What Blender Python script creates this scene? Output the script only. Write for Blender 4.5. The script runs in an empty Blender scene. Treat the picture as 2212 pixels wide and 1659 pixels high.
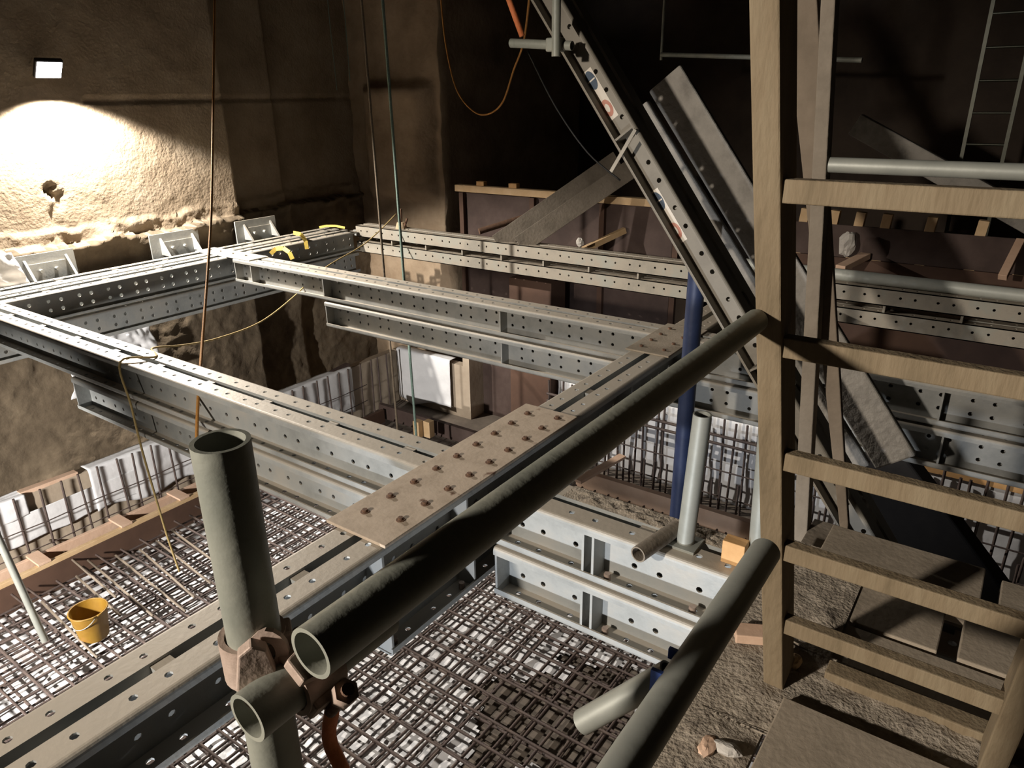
import bpy, math, random
from mathutils import Vector as V, noise
random.seed(7)
SC = bpy.context.scene
COL = SC.collection
ZO = 4.6                       # the slab lies at z = 0, the camera 4.6 m above it
# ------------------------------------------------------------------ camera
FPX, YAW, PITCH, ROLL = 1576.95, math.radians(35.5144), math.radians(21.5609), math.radians(-.8115)
FW = V((-math.sin(YAW)*math.cos(PITCH), math.cos(YAW)*math.cos(PITCH), -math.sin(PITCH)))
_r = V((math.cos(YAW), math.sin(YAW), 0)); _u = _r.cross(FW)
RT = _r*math.cos(ROLL)+_u*math.sin(ROLL); UP = -_r*math.sin(ROLL)+_u*math.cos(ROLL)
def P(px, py, x=None, y=None, z=None):
    """a point of the photo on one real plane of the site (camera at the origin while building)"""
    d = FW*FPX+RT*(px-1106)-UP*(py-829.5)
    s = x/d.x if x is not None else (y/d.y if y is not None else z/d.z)
    return d*s
cam = bpy.data.cameras.new('camera'); cam.sensor_width = 36; cam.lens = 36*FPX/2212
cam.clip_start = .01; cam.clip_end = 200
co = bpy.data.objects.new('camera', cam); COL.objects.link(co); SC.camera = co
from mathutils import Matrix
co.matrix_world = Matrix(((RT.x, UP.x, -FW.x, 0), (RT.y, UP.y, -FW.y, 0), (RT.z, UP.z, -FW.z, ZO), (0, 0, 0, 1)))
SC.view_settings.view_transform = 'Standard'; SC.view_settings.look = 'None'
SC.view_settings.gamma = 1; SC.view_settings.exposure = 0
try: SC.view_settings.use_curve_mapping = False
except Exception: pass
# ------------------------------------------------------------------ materials
def mat(name, cols, scale=6, rough=.75, metal=0., bump=.2, bscale=None, dust=None, dustamt=.8, stretch=None, detail=6, spots=None):
    m = bpy.data.materials.new(name); m.use_nodes = True
    nt = m.node_tree; N = nt.nodes; L = nt.links; b = N['Principled BSDF']
    tc = N.new('ShaderNodeTexCoord'); src = tc.outputs['Object']
    if stretch:
        mp = N.new('ShaderNodeMapping'); mp.inputs['Scale'].default_value = stretch
        L.new(src, mp.inputs['Vector']); src = mp.outputs['Vector']
    n1 = N.new('ShaderNodeTexNoise'); n1.inputs['Scale'].default_value = scale; n1.inputs['Detail'].default_value = detail
    n1.inputs['Roughness'].default_value = .65
    L.new(src, n1.inputs['Vector'])
    cr = N.new('ShaderNodeValToRGB'); e = cr.color_ramp.elements
    k = len(cols)
    e[0].position = .3; e[0].color = (*cols[0], 1); e[1].position = .7; e[1].color = (*cols[-1], 1)
    for i in range(1, k-1):
        q = e.new(.3+.4*i/(k-1)); q.color = (*cols[i], 1)
    L.new(n1.outputs['Fac'], cr.inputs['Fac']); out = cr.outputs['Color']
    if spots:
        n3 = N.new('ShaderNodeTexNoise'); n3.inputs['Scale'].default_value = spots[1]; n3.inputs['Detail'].default_value = 4
        L.new(src, n3.inputs['Vector'])
        c3 = N.new('ShaderNodeValToRGB'); c3.color_ramp.elements[0].position = spots[2]; c3.color_ramp.elements[1].position = spots[2]+.06
        L.new(n3.outputs['Fac'], c3.inputs['Fac'])
        mx = N.new('ShaderNodeMixRGB'); L.new(c3.outputs['Color'], mx.inputs['Fac']); L.new(out, mx.inputs['Color1'])
        mx.inputs['Color2'].default_value = (*spots[0], 1); out = mx.outputs['Color']
    if dust:                       # settled dust lies on upward faces
        g = N.new('ShaderNodeNewGeometry'); sp = N.new('ShaderNodeSeparateXYZ'); L.new(g.outputs['True Normal'], sp.inputs[0])
        mr = N.new('ShaderNodeMapRange'); mr.inputs[1].default_value = .3; mr.inputs[2].default_value = .9; mr.inputs[4].default_value = dustamt
        L.new(sp.outputs['Z'], mr.inputs[0])
        mx = N.new('ShaderNodeMixRGB'); L.new(mr.outputs[0], mx.inputs['Fac']); L.new(out, mx.inputs['Color1'])
        mx.inputs['Color2'].default_value = (*dust, 1); out = mx.outputs['Color']
    L.new(out, b.inputs['Base Color'])
    b.inputs['Roughness'].default_value = rough; b.inputs['Metallic'].default_value = metal
    if bump:
        n2 = N.new('ShaderNodeTexNoise'); n2.inputs['Scale'].default_value = bscale or scale*5; n2.inputs['Detail'].default_value = 5
        L.new(src, n2.inputs['Vector'])
        bp = N.new('ShaderNodeBump'); bp.inputs['Strength'].default_value = bump; bp.inputs['Distance'].default_value = .02
        L.new(n2.outputs['Fac'], bp.inputs['Height']); L.new(bp.outputs['Normal'], b.inputs['Normal'])
    return m
M = {}
DUST = (.47, .41, .33)
M['steel'] = mat('galvanised_steel', [(.24, .25, .245), (.34, .35, .34), (.40, .385, .35)], 3, .55, .15, .08, 40, DUST, .85)
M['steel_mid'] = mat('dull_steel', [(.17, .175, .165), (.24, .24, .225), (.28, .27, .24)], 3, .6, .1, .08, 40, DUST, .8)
M['steel_far'] = mat('dusty_steel', [(.27, .25, .21), (.36, .32, .26), (.32, .33, .29)], 3, .65, .1, .08, 40, (.36, .30, .23), .7)
M['strut'] = mat('strut_paint', [(.17, .15, .12), (.23, .205, .165), (.20, .18, .145)], 3, .65, 0, .08, 40)
M['plate'] = mat('dusty_plate', [(.33, .26, .19), (.44, .355, .27), (.48, .39, .30)], 5, .8, 0, .1, 40, spots=((.16, .09, .055), 9, .66))
M['rust'] = mat('rusty_steel', [(.10, .055, .035), (.18, .10, .06)], 20, .8, .2, .3)
M['rebar'] = mat('rebar_steel', [(.045, .032, .03), (.085, .06, .052), (.13, .095, .075)], 5, .65, .1, .3, 120)
M['rebar_pale'] = mat('rebar_pale', [(.20, .16, .12), (.28, .23, .18)], 5, .6, .3, .3, 120)
M['tube'] = mat('scaffold_tube', [(.18, .19, .16), (.25, .255, .215), (.31, .305, .25)], 5, .5, .05, .06, 60, spots=((.42, .38, .28), 7, .68))
M['tube_pale'] = mat('pale_tube', [(.23, .24, .215), (.33, .335, .30)], 4, .5, .2, .05)
M['pipe_pale'] = mat('pale_pipe_paint', [(.40, .42, .38), (.52, .53, .48)], 4, .5, .1, .05, spots=((.16, .15, .13), 2.5, .62))
M['inner'] = mat('tube_inside', [(.03, .025, .02), (.06, .05, .04)], 8, .9, 0, 0)
M['coupler'] = mat('coupler_steel', [(.34, .25, .20), (.46, .36, .30)], 12, .6, .2, .15)
M['timber'] = mat('ladder_timber', [(.14, .105, .06), (.20, .15, .09), (.24, .19, .12)], 4, .8, 0, .2, 30, stretch=(3, 3, .6))
M['timber_grey'] = mat('grey_timber', [(.12, .10, .075), (.18, .15, .115), (.22, .185, .145)], 4, .85, 0, .25, 30)
M['timber_dark'] = mat('dark_timber', [(.11, .085, .06), (.19, .15, .11)], 4, .9, 0, .2, 30)
M['pine'] = mat('pink_pine', [(.58, .38, .26), (.68, .48, .35)], 5, .7, 0, .12)
M['pine_yellow'] = mat('yellow_pine', [(.52, .34, .17), (.64, .46, .27)], 5, .7, 0, .12)
M['orange_ply'] = mat('orange_timber', [(.50, .27, .10), (.66, .40, .18)], 6, .7, 0, .1)
M['ply'] = mat('shutter_ply', [(.04, .023, .018), (.065, .04, .032), (.09, .06, .05)], 2.2, .8, 0, .1)
M['ply_dark'] = mat('dark_ply', [(.06, .03, .018), (.10, .052, .032)], 2, .8, 0, .1)
M['grey_board'] = mat('cement_board', [(.17, .155, .135), (.26, .24, .21), (.31, .285, .25)], 5, .9, 0, .5, 25)
M['white'] = mat('white_polythene', [(.70, .70, .71), (.82, .82, .83)], 3, .38, 0, .3, 9)
M['concrete'] = mat('wall_concrete', [(.19, .14, .09), (.26, .20, .135), (.33, .265, .19)], 1.6, .9, 0, .45, 30, detail=9)
M['pier'] = mat('pier_concrete', [(.22, .15, .09), (.34, .25, .165), (.44, .335, .23)], 1.3, .9, 0, .5, 14, detail=9)
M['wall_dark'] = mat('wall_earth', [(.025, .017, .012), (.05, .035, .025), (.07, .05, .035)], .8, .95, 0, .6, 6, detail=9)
M['rock'] = mat('rough_rock', [(.075, .054, .033), (.13, .097, .062), (.18, .138, .09)], 2.2, .95, 0, 1., 8, detail=9)
M['kerb'] = mat('kerb_board', [(.34, .27, .20), (.46, .38, .29)], 2.5, .85, 0, .2)
M['slab'] = mat('slab_dark', [(.10, .08, .065), (.17, .14, .11)], 3, .9, 0, .3)
M['deck'] = mat('deck_board', [(.23, .19, .14), (.32, .265, .20), (.36, .30, .23)], 5, .9, 0, .12, 60)
M['dirt'] = mat('platform_dirt', [(.20, .165, .13), (.32, .27, .21), (.42, .36, .29)], 16, .95, 0, .5, 90)
M['blue'] = mat('blue_paint', [(.012, .022, .065), (.025, .04, .10)], 6, .5, .1, .05)
M['bluetape'] = mat('blue_tape', [(.08, .15, .55), (.1, .2, .65)], 6, .5, 0, 0)
M['orange_rope'] = mat('orange_rope', [(.42, .17, .035), (.52, .26, .06)], 40, .8, 0, .4)
M['yellow_rope'] = mat('yellow_rope', [(.50, .36, .14), (.58, .44, .2)], 40, .8, 0, .4)
M['tan_rope'] = mat('tan_rope', [(.12, .09, .06), (.20, .155, .105)], 60, .8, 0, .5)
M['green_rope'] = mat('green_rope', [(.12, .19, .155), (.22, .30, .255)], 60, .8, 0, .5)
M['strap'] = mat('yellow_strap', [(.62, .42, .06), (.75, .55, .12)], 30, .7, 0, .2)
M['orange'] = mat('orange_strap', [(.55, .14, .04), (.65, .2, .07)], 20, .7, 0, .2)
M['bucket'] = mat('bucket_plastic', [(.22, .11, .01), (.30, .17, .02)], 8, .5, 0, .05, spots=((.30, .15, .03), 6, .6))
M['sticker'] = mat('sticker_white', [(.62, .56, .47), (.70, .63, .54)], 8, .6, 0, 0)
M['sticker_blue'] = mat('sticker_blue', [(.03, .05, .08), (.06, .09, .13)], 8, .6, 0, 0)
M['sticker_red'] = mat('sticker_red', [(.42, .16, .11), (.5, .24, .17)], 8, .6, 0, 0)
M['black'] = mat('black_plastic', [(.02, .02, .02), (.04, .04, .04)], 8, .5, 0, 0)
M['shade_paint'] = mat('shade_black', [(.006, .005, .005), (.012, .010, .009)], 8, 1, 0, 0)  # near-black colour that stands in for shade
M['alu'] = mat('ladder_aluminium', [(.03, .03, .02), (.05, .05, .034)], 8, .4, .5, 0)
M['stone'] = mat('pale_stone', [(.42, .39, .35), (.54, .51, .47)], 8, .9, 0, .3)
M['sack'] = mat('tan_sack', [(.42, .31, .19), (.55, .42, .28)], 14, .9, 0, .3)
def emis(name, c, s):
    m = bpy.data.materials.new(name); m.use_nodes = True
    b = m.node_tree.nodes['Principled BSDF']; b.inputs['Emission Color'].default_value = (*c, 1); b.inputs['Emission Strength'].default_value = s
    b.inputs['Base Color'].default_value = (.9, .9, .9, 1); return m
M['lamp'] = emis('lamp_glass', (1, .96, 1), 12)
# ------------------------------------------------------------------ mesh builder
class MB:
    def __init__(s): s.v = []; s.f = []; s.sm = []
    def add(s, vs, fs, smooth=False):
        b = len(s.v); s.v += [V(q) for q in vs]; s.f += [tuple(b+i for i in f) for f in fs]; s.sm += [smooth]*len(fs); return s
    def hexa(s, c):                # 8 corners: bottom ring 0-3, top ring 4-7
        return s.add(c, [(0, 3, 2, 1), (4, 5, 6, 7), (0, 1, 5, 4), (1, 2, 6, 5), (2, 3, 7, 6), (3, 0, 4, 7)])
    def box(s, a, b):
        x0, y0, z0 = [min(a[i], b[i]) for i in range(3)]; x1, y1, z1 = [max(a[i], b[i]) for i in range(3)]
        return s.hexa([(x0, y0, z0), (x1, y0, z0), (x1, y1, z0), (x0, y1, z0), (x0, y0, z1), (x1, y0, z1), (x1, y1, z1), (x0, y1, z1)])
    def bar(s, a, b, w, h, up=(0, 0, 1), w2=None, h2=None):   # box along a->b, w across, h along up
        a = V(a); b = V(b); d = (b-a).normalized(); up = V(up); sd = d.cross(up).normalized(); n = sd.cross(d).normalized()
        w2 = w2 or w; h2 = h2 or h; c = []
        for sn in (-.5, .5):
            for (q, ww, hh, sg) in ((a, w, h, -1), (b, w2, h2, -1), (b, w2, h2, 1), (a, w, h, 1)):
                c.append(q+sd*(ww*.5*sg)+n*(hh*sn))
        return s.hexa([c[3], c[2], c[1], c[0], c[7], c[6], c[5], c[4]])
    def tube(s, a, b, r, n=20, r2=None, caps=True, hollow=0):
        a = V(a); b = V(b); d = (b-a).normalized(); t = V((0, 0, 1)) if abs(d.z) < .9 else V((1, 0, 0))
        e1 = d.cross(t).normalized(); e2 = d.cross(e1); r2 = r2 or r
        ring = lambda c, rr: [c+(e1*math.cos(6.2831853*i/n)+e2*math.sin(6.2831853*i/n))*rr for i in range(n)]
        vs = ring(a, r)+ring(b, r2)
        s.add(vs, [(i, n+i, n+(i+1) % n, (i+1) % n) for i in range(n)], True)
        if hollow:
            vi = ring(a, r-hollow)+ring(b, r2-hollow)
            s.add(vi, [(i, (i+1) % n, n+(i+1) % n, n+i) for i in range(n)], True)
            s.add(ring(a, r)+ring(a, r-hollow), [(i, (i+1) % n, n+(i+1) % n, n+i) for i in range(n)])
            s.add(ring(b, r2)+ring(b, r2-hollow), [(i, n+i, n+(i+1) % n, (i+1) % n) for i in range(n)])
        elif caps:
            s.add(ring(a, r), [tuple(range(n))]); s.add(ring(b, r2), [tuple(reversed(range(n)))])
        return s
    def path(s, pts, r, n=8):
        pts = [V(p) for p in pts]; k = len(pts); rings = []
        for i, p in enumerate(pts):
            d = (pts[min(i+1, k-1)]-pts[max(i-1, 0)]).normalized(); t = V((.3, .9, .1))
            e1 = d.cross(t).normalized(); e2 = d.cross(e1)
            rings += [p+(e1*math.cos(6.2831853*j/n)+e2*math.sin(6.2831853*j/n))*r for j in range(n)]
        fs = [(i*n+j, i*n+n+j, i*n+n+(j+1) % n, i*n+(j+1) % n) for i in range(k-1) for j in range(n)]
        fs += [tuple(range(n)), tuple(reversed(range((k-1)*n, k*n)))]
        return s.add(rings, fs, True)
    def prism(s, poly, a, b, eu, ev):   # closed 2D profile swept a->b
        a = V(a); b = V(b); k = len(poly)
        vs = [a+eu*p[0]+ev*p[1] for p in poly]+[b+eu*p[0]+ev*p[1] for p in poly]
        return s.add(vs, [(i, (i+1) % k, k+(i+1) % k, k+i) for i in range(k)]+[tuple(reversed(range(k))), tuple(range(k, 2*k))])
    def ellipse(s, c, eu, ev, a, b, n=20):
        c = V(c); return s.add([c+eu*(a*math.cos(6.2831853*i/n))+ev*(b*math.sin(6.2831853*i/n)) for i in range(n)], [tuple(range(n))])
    def holes(s, o, eu, ev, en, L, w, t, us, vc, r):
        """plate L x w, thickness t along en, with round holes at (us, vc)"""
        hw = min(r*1.8, w*.45)
        def q(u, v, k): return o+eu*u+ev*v+en*(0 if k == 0 else -t)
        def quad(u0, u1, v0, v1):
            if u1-u0 < 1e-5 or v1-v0 < 1e-5: return
            s.add([q(u0, v0, 0), q(u1, v0, 0), q(u1, v1, 0), q(u0, v1, 0)], [(0, 1, 2, 3)])
            s.add([q(u0, v0, 1), q(u1, v0, 1), q(u1, v1, 1), q(u0, v1, 1)], [(3, 2, 1, 0)])
        quad(0, L, 0, vc-hw); quad(0, L, vc+hw, w); u = 0
        for c in [c for c in us if hw < c < L-hw]:
            quad(u, c-hw, vc-hw, vc+hw); u = c+hw
            pc = [(-1, -1), (0, -1), (1, -1), (1, 0), (1, 1), (0, 1), (-1, 1), (-1, 0)]
            od = [(c+a*hw, vc+b*hw) for a, b in pc]
            ho = [(c+r*math.cos(math.atan2(b, a)), vc+r*math.sin(math.atan2(b, a))) for a, b in pc]
            for k in (0, 1):
                vs = [q(*x, k) for x in od]+[q(*x, k) for x in ho]
                fs = [(i, (i+1) % 8, 8+(i+1) % 8, 8+i) for i in range(8)]
                s.add(vs, fs if k == 0 else [tuple(reversed(f)) for f in fs])
            s.add([q(*x, 0) for x in ho]+[q(*x, 1) for x in ho], [(i, (i+1) % 8, 8+(i+1) % 8, 8+i) for i in range(8)])
        quad(u, L, vc-hw, vc+hw)
        e = [q(0, 0, 0), q(L, 0, 0), q(L, w, 0), q(0, w, 0), q(0, 0, 1), q(L, 0, 1), q(L, w, 1), q(0, w, 1)]
        s.add(e, [(0, 4, 5, 1), (1, 5, 6, 2), (2, 6, 7, 3), (3, 7, 4, 0)])
        return s
    def grid(s, fn, nu, nv, smooth=True):
        vs = [fn(i/nu, j/nv) for j in range(nv+1) for i in range(nu+1)]
        return s.add(vs, [(j*(nu+1)+i, j*(nu+1)+i+1, (j+1)*(nu+1)+i+1, (j+1)*(nu+1)+i) for j in range(nv) for i in range(nu)], smooth)
    def build(s, name, m, parent=None, label=None, bevel=0, solid=0):
        me = bpy.data.meshes.new(name)
        org = V((0, 0, 0))
        if parent is not None:
            p = parent
            while p is not None: org += p.location; p = p.parent
        else:
            lo = [min(v[i] for v in s.v) for i in range(3)]; hi = [max(v[i] for v in s.v) for i in range(3)]
            org = V(((lo[0]+hi[0])/2, (lo[1]+hi[1])/2, lo[2]))
        me.from_pydata([v-org for v in s.v], [], s.f)
        for p, f in zip(me.polygons, s.sm): p.use_smooth = f
        me.materials.append(M[m] if isinstance(m, str) else m); me.update()
        o = bpy.data.objects.new(name, me); COL.objects.link(o)
        if parent is not None: o.parent = parent
        else: o.location = org
        if label: o['label'] = label
        if bevel:
            bm = o.modifiers.new('edge', 'BEVEL'); bm.width = bevel; bm.segments = 2; bm.limit_method = 'ANGLE'
        if solid:
            sm = o.modifiers.new('thick', 'SOLIDIFY'); sm.thickness = solid
        return o
def tag(o, label, cat, group=None):
    o['label'] = label; o['category'] = cat
    if group: o['group'] = group
    return o
def thing(name, loc, label, cat, group=None):
    o = bpy.data.objects.new(name, None); COL.objects.link(o); o.location = V(loc); o.empty_display_size = .1
    return tag(o, label, cat, group)
def struct(name, mb, m):
    o = mb.build(name, m); o['kind'] = 'structure'; return o
X, Y, Z = V((1, 0, 0)), V((0, 1, 0)), V((0, 0, 1))
def nz(x, y, z, s=1., seed=0): return noise.noise(V((x*s+seed, y*s-seed*.7, z*s+seed*.3)))
# ------------------------------------------------------------------ setting
def fz(x, y, z, s, h=.7): return noise.fractal(V((x*s, y*s, z*s)), h, 2.1, 6)
def wl(u, v):                       # left diaphragm wall: panel, recessed bay, broken ledge, rough lower face
    y = -4+12.9*u; z = -4.7+9.2*v
    x = -8.8
    if y > 6.05: x -= .38*min(1, (y-6.05)/.12)
    if y > 7.1: x -= .15*min(1, (y-7.1)/.1)
    a = nz(0, y, z, .8)*.02+nz(3, y, z, 5)*.005+nz(5, y, z, 17)*.005
    edge = -1.42+fz(1, y, 0, 1.3)*.06
    if z < edge+.75: a += max(0, fz(9, y, z, 4.1)-.3)*.035*(1-max(0, z-edge)/.75)
    if abs(z-edge) < .12: a += .025+fz(2, y, z, 3.7)*.03
    if z < edge-.05:
        a += .12+nz(7, y, z, .9)*.10+fz(8, y, z, 2.2)*.035
    dx = (y-3.74+.06*nz(6, y, z, 9))/(.065 if z > -.86 else .065*max(.1, 1+(z+.86)/.13)); dz = (z+.88+.05*nz(7, y, z, 9))/(.12 if z < -.86 else .05)
    if dx*dx+dz*dz < 1.6: a -= .10
    if abs(y-3.8-.10*nz(4, 0, z, 2)) < .05 and -1.5 < z < -.9: a -= .035
    if abs(z-.02) < .03 and y > 4.3: a -= .02
    return (x+a, y, z)
_w = struct('wall_left', MB().grid(wl, 420, 300), 'concrete'); _w.data.materials.append(M['rock'])
for _p in _w.data.polygons:         # bare excavated ground below the concrete
    _c = _p.center+_w.location
    if _c.z < -1.47+.06*fz(1, _c.y, 0, 1.3): _p.material_index = 1
def wb(u, v):                       # dark back wall
    x = -9.6+16*u; z = -4.7+9.2*v
    return (x, 12.8+nz(x, 0, z, .5)*.25+nz(x, 3, z, 2)*.08, z)
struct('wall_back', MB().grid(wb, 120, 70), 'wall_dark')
def wp(u, v):                       # concrete pier with a bulging worn face, left of the dark bay
    z = -4.7+9.2*v; lim = -7.45+.10*nz(0, 0, z, 1.2); q = u*1.25
    if q > 1: return (lim+.05*nz(0, q*3, z, 2), 8.75+(q-1)*16, z)
    x = -9.6+(lim+9.6)*q; y = 8.75
    if -1.55+.1*nz(x, 1, 0, 2) < z < .16+.12*nz(x, 4, 0, 2):
        k = (x+8.28)/.74
        if abs(k) < 1: y -= .32*(1-k**4)*max(0, min(1, (z+1.6)/.25, max(0, .3-z)/.2))
    return (x, y+nz(x, 2, z, 2.4)*.05+nz(x, 6, z, 7)*.02, z)
struct('wall_pier', MB().grid(wp, 110, 120), 'pier')
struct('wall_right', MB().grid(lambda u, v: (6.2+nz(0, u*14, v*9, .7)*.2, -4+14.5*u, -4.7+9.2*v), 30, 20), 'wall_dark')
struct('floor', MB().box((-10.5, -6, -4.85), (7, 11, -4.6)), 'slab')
# ------------------------------------------------------------------ waling beams
def pairs(L, ph, a=.12, b=.18):
    us = []; u = ph
    while u < L: us += [u, u+a]; u += a+b
    return [q for q in us if 0 < q < L]
def beam(name, label, o, eu, L, group=None, ev=None, en=Z, depth=.28, w=.12, gap=.05, stiff=(), spacers=(), ph=.05, m='steel', cat='steel beam', lip=.042, webrows=(.35, .7), bolts=(), fholes=True, hr=.0145):
    """twin lipped channels back to back; o = start of the centre line on the top face"""
    o = V(o); ev = V(ev) if ev else en.cross(eu); t = .009; r = hr
    root = thing(name, o+eu*(L/2)-en*depth, label, cat, group)
    us = pairs(L, ph); fu = us if fholes else []
    for sg in (-1, 1):
        e = ev*sg; mb = MB(); i0 = o+e*(gap/2)
        rr = .02
        mb.holes(i0, eu, e, en, L, w-rr, t, fu, w*.42, r)                                   # top flange
        mb.holes(i0-en*(depth-t), eu, e, en, L, w-rr, t, fu, w*.42, r)                      # bottom flange
        h = depth-2*t; z0 = 0
        cuts = [0]+[(webrows[k]+webrows[k+1])/2 for k in range(len(webrows)-1)]+[1]
        for k, wr in enumerate(webrows):
            a, b = cuts[k]*h, cuts[k+1]*h
            mb.holes(i0+e*t-en*(t+a), eu, -en, e, L, b-a, t, us, wr*h-a, r)
        for (zb, up) in ((0, -1), (depth, 1)):                                              # rounded bend and lip
            arc = [(w-rr+rr*math.sin(q*math.pi/8), rr*(1-math.cos(q*math.pi/8))) for q in range(5)]+[(w, lip)]
            inn = [(w-t, lip)]+[(w-rr+(rr-t)*math.sin(q*math.pi/8), rr-(rr-t)*math.cos(q*math.pi/8)) for q in range(4, -1, -1)]
            poly = [(p[0], -p[1]) if up < 0 else (p[0], -depth+p[1]) for p in arc+inn]
            mb.prism(poly, i0, i0+eu*L, e, en)
        mb.build('channel', m, root)
        for u in stiff:                                                                     # stiffener plates inside the channel
            b = MB(); c = i0+eu*u
            b.hexa([c+e*t-en*(depth-t), c+eu*.012+e*t-en*(depth-t), c+eu*.012+e*(w-.006)-en*(depth-t), c+e*(w-.006)-en*(depth-t),
                    c+e*t-en*t, c+eu*.012+e*t-en*t, c+eu*.012+e*(w-.006)-en*t, c+e*(w-.006)-en*t])
            b.build('stiffener', m, root)
        for u in bolts:
            for dz in (.2,):
                c = i0+eu*u+e*(.07)-en*(depth-t); MB().tube(c, c+en*.035, .016, 6).build('bolt', 'coupler', root)
    for u in spacers:
        c = o+eu*u; b = MB(); g = gap/2
        b.hexa([c-ev*g-en*.09, c+eu*.05-ev*g*.2-en*.09, c+eu*.05+ev*g*.2-en*.09, c+ev*g-en*.09, c-ev*g-en*.012, c+eu*.07-ev*g-en*.012, c+eu*.07+ev*g-en*.012, c+ev*g-en*.012])
        b.build('spacer', m, root)
    return root
TZ = -1.75
G = 'waling beams of the propping frame'
sp = lambda L, a=.3: [a+.6*i for i in range(int((L-a)/.6)+1)]
AX = -2.095
beam('steel_waling', 'long twin channel beam running from bottom left corner under the bolted cover plate', (AX, -.9, TZ), Y, 5.96, G, stiff=(.01, 2.68, 3.25, 5.0, 5.94), spacers=[1.76+.58*i for i in range(-2, 6)], ph=.15)
beam('steel_waling', 'short lower beam hung under the bolted cover plate', (AX, 1.79, TZ-.30), Y, 1.56, G, stiff=(.005, .6, 1.54), bolts=(.06, .55))
beam('steel_waling', 'dusty beam stub between the middle cross beam and the far beam, beside raking strut', (AX, 5.4, TZ), Y, 1.7, G, stiff=(.01,), m='steel_far', ph=.1)
BY = 2.544
beam('steel_waling', 'near cross beam from the lamp-lit wall waling to the cover plate, upper layer', (-7.78, BY, TZ), X, 5.53, G, stiff=(.01, 5.5), spacers=[.44+.6*i for i in range(9)], ph=.06)
beam('steel_waling', 'lower layer of near cross beam left of the cover plate', (-6.05, BY, TZ-.30), X, 3.80, G, stiff=(.005, 3.78), ph=.1)
beam('steel_waling', 'near cross beam right of cover plate running under the ladder platform, upper layer', (-1.84, BY, TZ), X, 3.6, G, stiff=(.005, .49, .54, 2.0), spacers=sp(3.6, .7), ph=.1, bolts=(.6, 1.0))
beam('steel_waling', 'lower layer of near cross beam right of the cover plate, just above the rebar mat', (-1.84, BY, TZ-.30), X, 3.6, G, stiff=(.005, .49, .54, 2.0), ph=.1, bolts=(.6, 1.0))
CY = 5.225
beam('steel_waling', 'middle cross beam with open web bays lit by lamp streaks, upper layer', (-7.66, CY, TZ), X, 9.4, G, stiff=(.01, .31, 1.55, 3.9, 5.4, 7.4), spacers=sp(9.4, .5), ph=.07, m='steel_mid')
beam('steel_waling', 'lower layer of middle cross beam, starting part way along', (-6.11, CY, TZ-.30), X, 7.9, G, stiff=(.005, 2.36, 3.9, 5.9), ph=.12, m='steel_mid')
W1, W2 = -7.93, -8.30
beam('steel_waling', 'wall waling facing the pit with light spots shining through its bolt holes', (W1, .3, TZ), Y, 6.9, G, gap=.09, w=.10, spacers=sp(7, .4), ph=.1, lip=.03, hr=.02)
beam('steel_waling', 'lower layer of the wall waling facing the pit', (W1, .3, TZ-.30), Y, 6.9, G, gap=.09, w=.10, ph=.1, hr=.02)
beam('steel_waling', 'wall waling nearest the lamp wall, behind the one with light spots', (W2, .3, TZ), Y, 6.9, G, gap=.09, w=.10, spacers=sp(7, .7), ph=.1, lip=.03, hr=.02)
FY = 7.37
# far pair: shallow boxed walings one above the other, webs outwards, with packers between
def boxbeam(label, o, L, depth, w=.26):
    o = V(o); root = thing('boxed_waling', o+X*(L/2)-Z*depth, label, 'steel beam', 'far boxed walings')
    us = pairs(L, .1)
    for sg in (-1, 1):
        mb = MB(); e = Y*sg; i0 = o+e*(w/2)
        mb.holes(i0, X, -Z, e, L, depth, .009, us, depth*.45, .0125)
        mb.holes(i0-e*.11, X, e, Z, L, .11, .009, us, .05, .0125)
        mb.box(i0-Z*depth, i0+X*L-e*.11-Z*(depth-.009))
        mb.build('channel', 'steel_far', root)
    return root
bb = boxbeam('upper of the two far boxed walings below the plywood shutter', (-7.85, FY, -1.68), 9.6, .155)
for x in [-7.8+.62*i for i in range(16)]:
    MB().box((x, FY-.125, -1.90), (x+.02, FY+.1, -1.835)).build('packer', 'steel_far', bb)
boxbeam('lower of the two far boxed walings below the plywood shutter', (-7.85, FY, -1.90), 9.6, .15)
# bolted cover plate on the junction
t = thing('cover_plate', (-2.1, 2.57, TZ), 'flat brown steel plate bolted over the beam junction', 'steel plate')
MB().box((-2.295, 1.785, TZ+.001), (-1.935, 3.36, TZ+.016)).build('plate', 'plate', t, bevel=.003)
for i in range(9):
    for xx in (-2.20, -2.02):
        yy = 1.93+i*.163+(.04 if xx > -2.1 else 0)
        b = MB(); b.tube((xx, yy, TZ+.016), (xx, yy, TZ+.019), .021, 14); b.tube((xx, yy, TZ+.019), (xx, yy, TZ+.030), .013, 6); b.build('bolt', 'rust', t)
t = thing('cover_plate', (-2.1, 5.2, TZ), 'dirty steel plate where the long beam meets the middle cross beam', 'steel plate')
MB().box((-2.27, 4.62, TZ+.001), (-1.93, 5.37, TZ+.014)).build('plate', 'deck', t, bevel=.003)
for i in range(4):
    for xx in (-2.19, -2.01): MB().tube((xx, 4.72+i*.17, TZ+.014), (xx, 4.72+i*.17, TZ+.026), .014, 6).build('bolt', 'rust', t)
t = thing('cover_plate', (-7.75, 5.2, TZ), 'bright junction plate where middle cross beam meets the wall waling', 'steel plate')
MB().box((-8.43, 5.09, TZ+.001), (-7.35, 5.36, TZ+.014)).build('plate', 'steel', t, bevel=.003)
for xx in (-8.3, -8.1, -7.85, -7.6): MB().tube((xx, 5.22, TZ+.014), (xx, 5.22, TZ+.03), .016, 6).build('bolt', 'steel', t)
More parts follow.
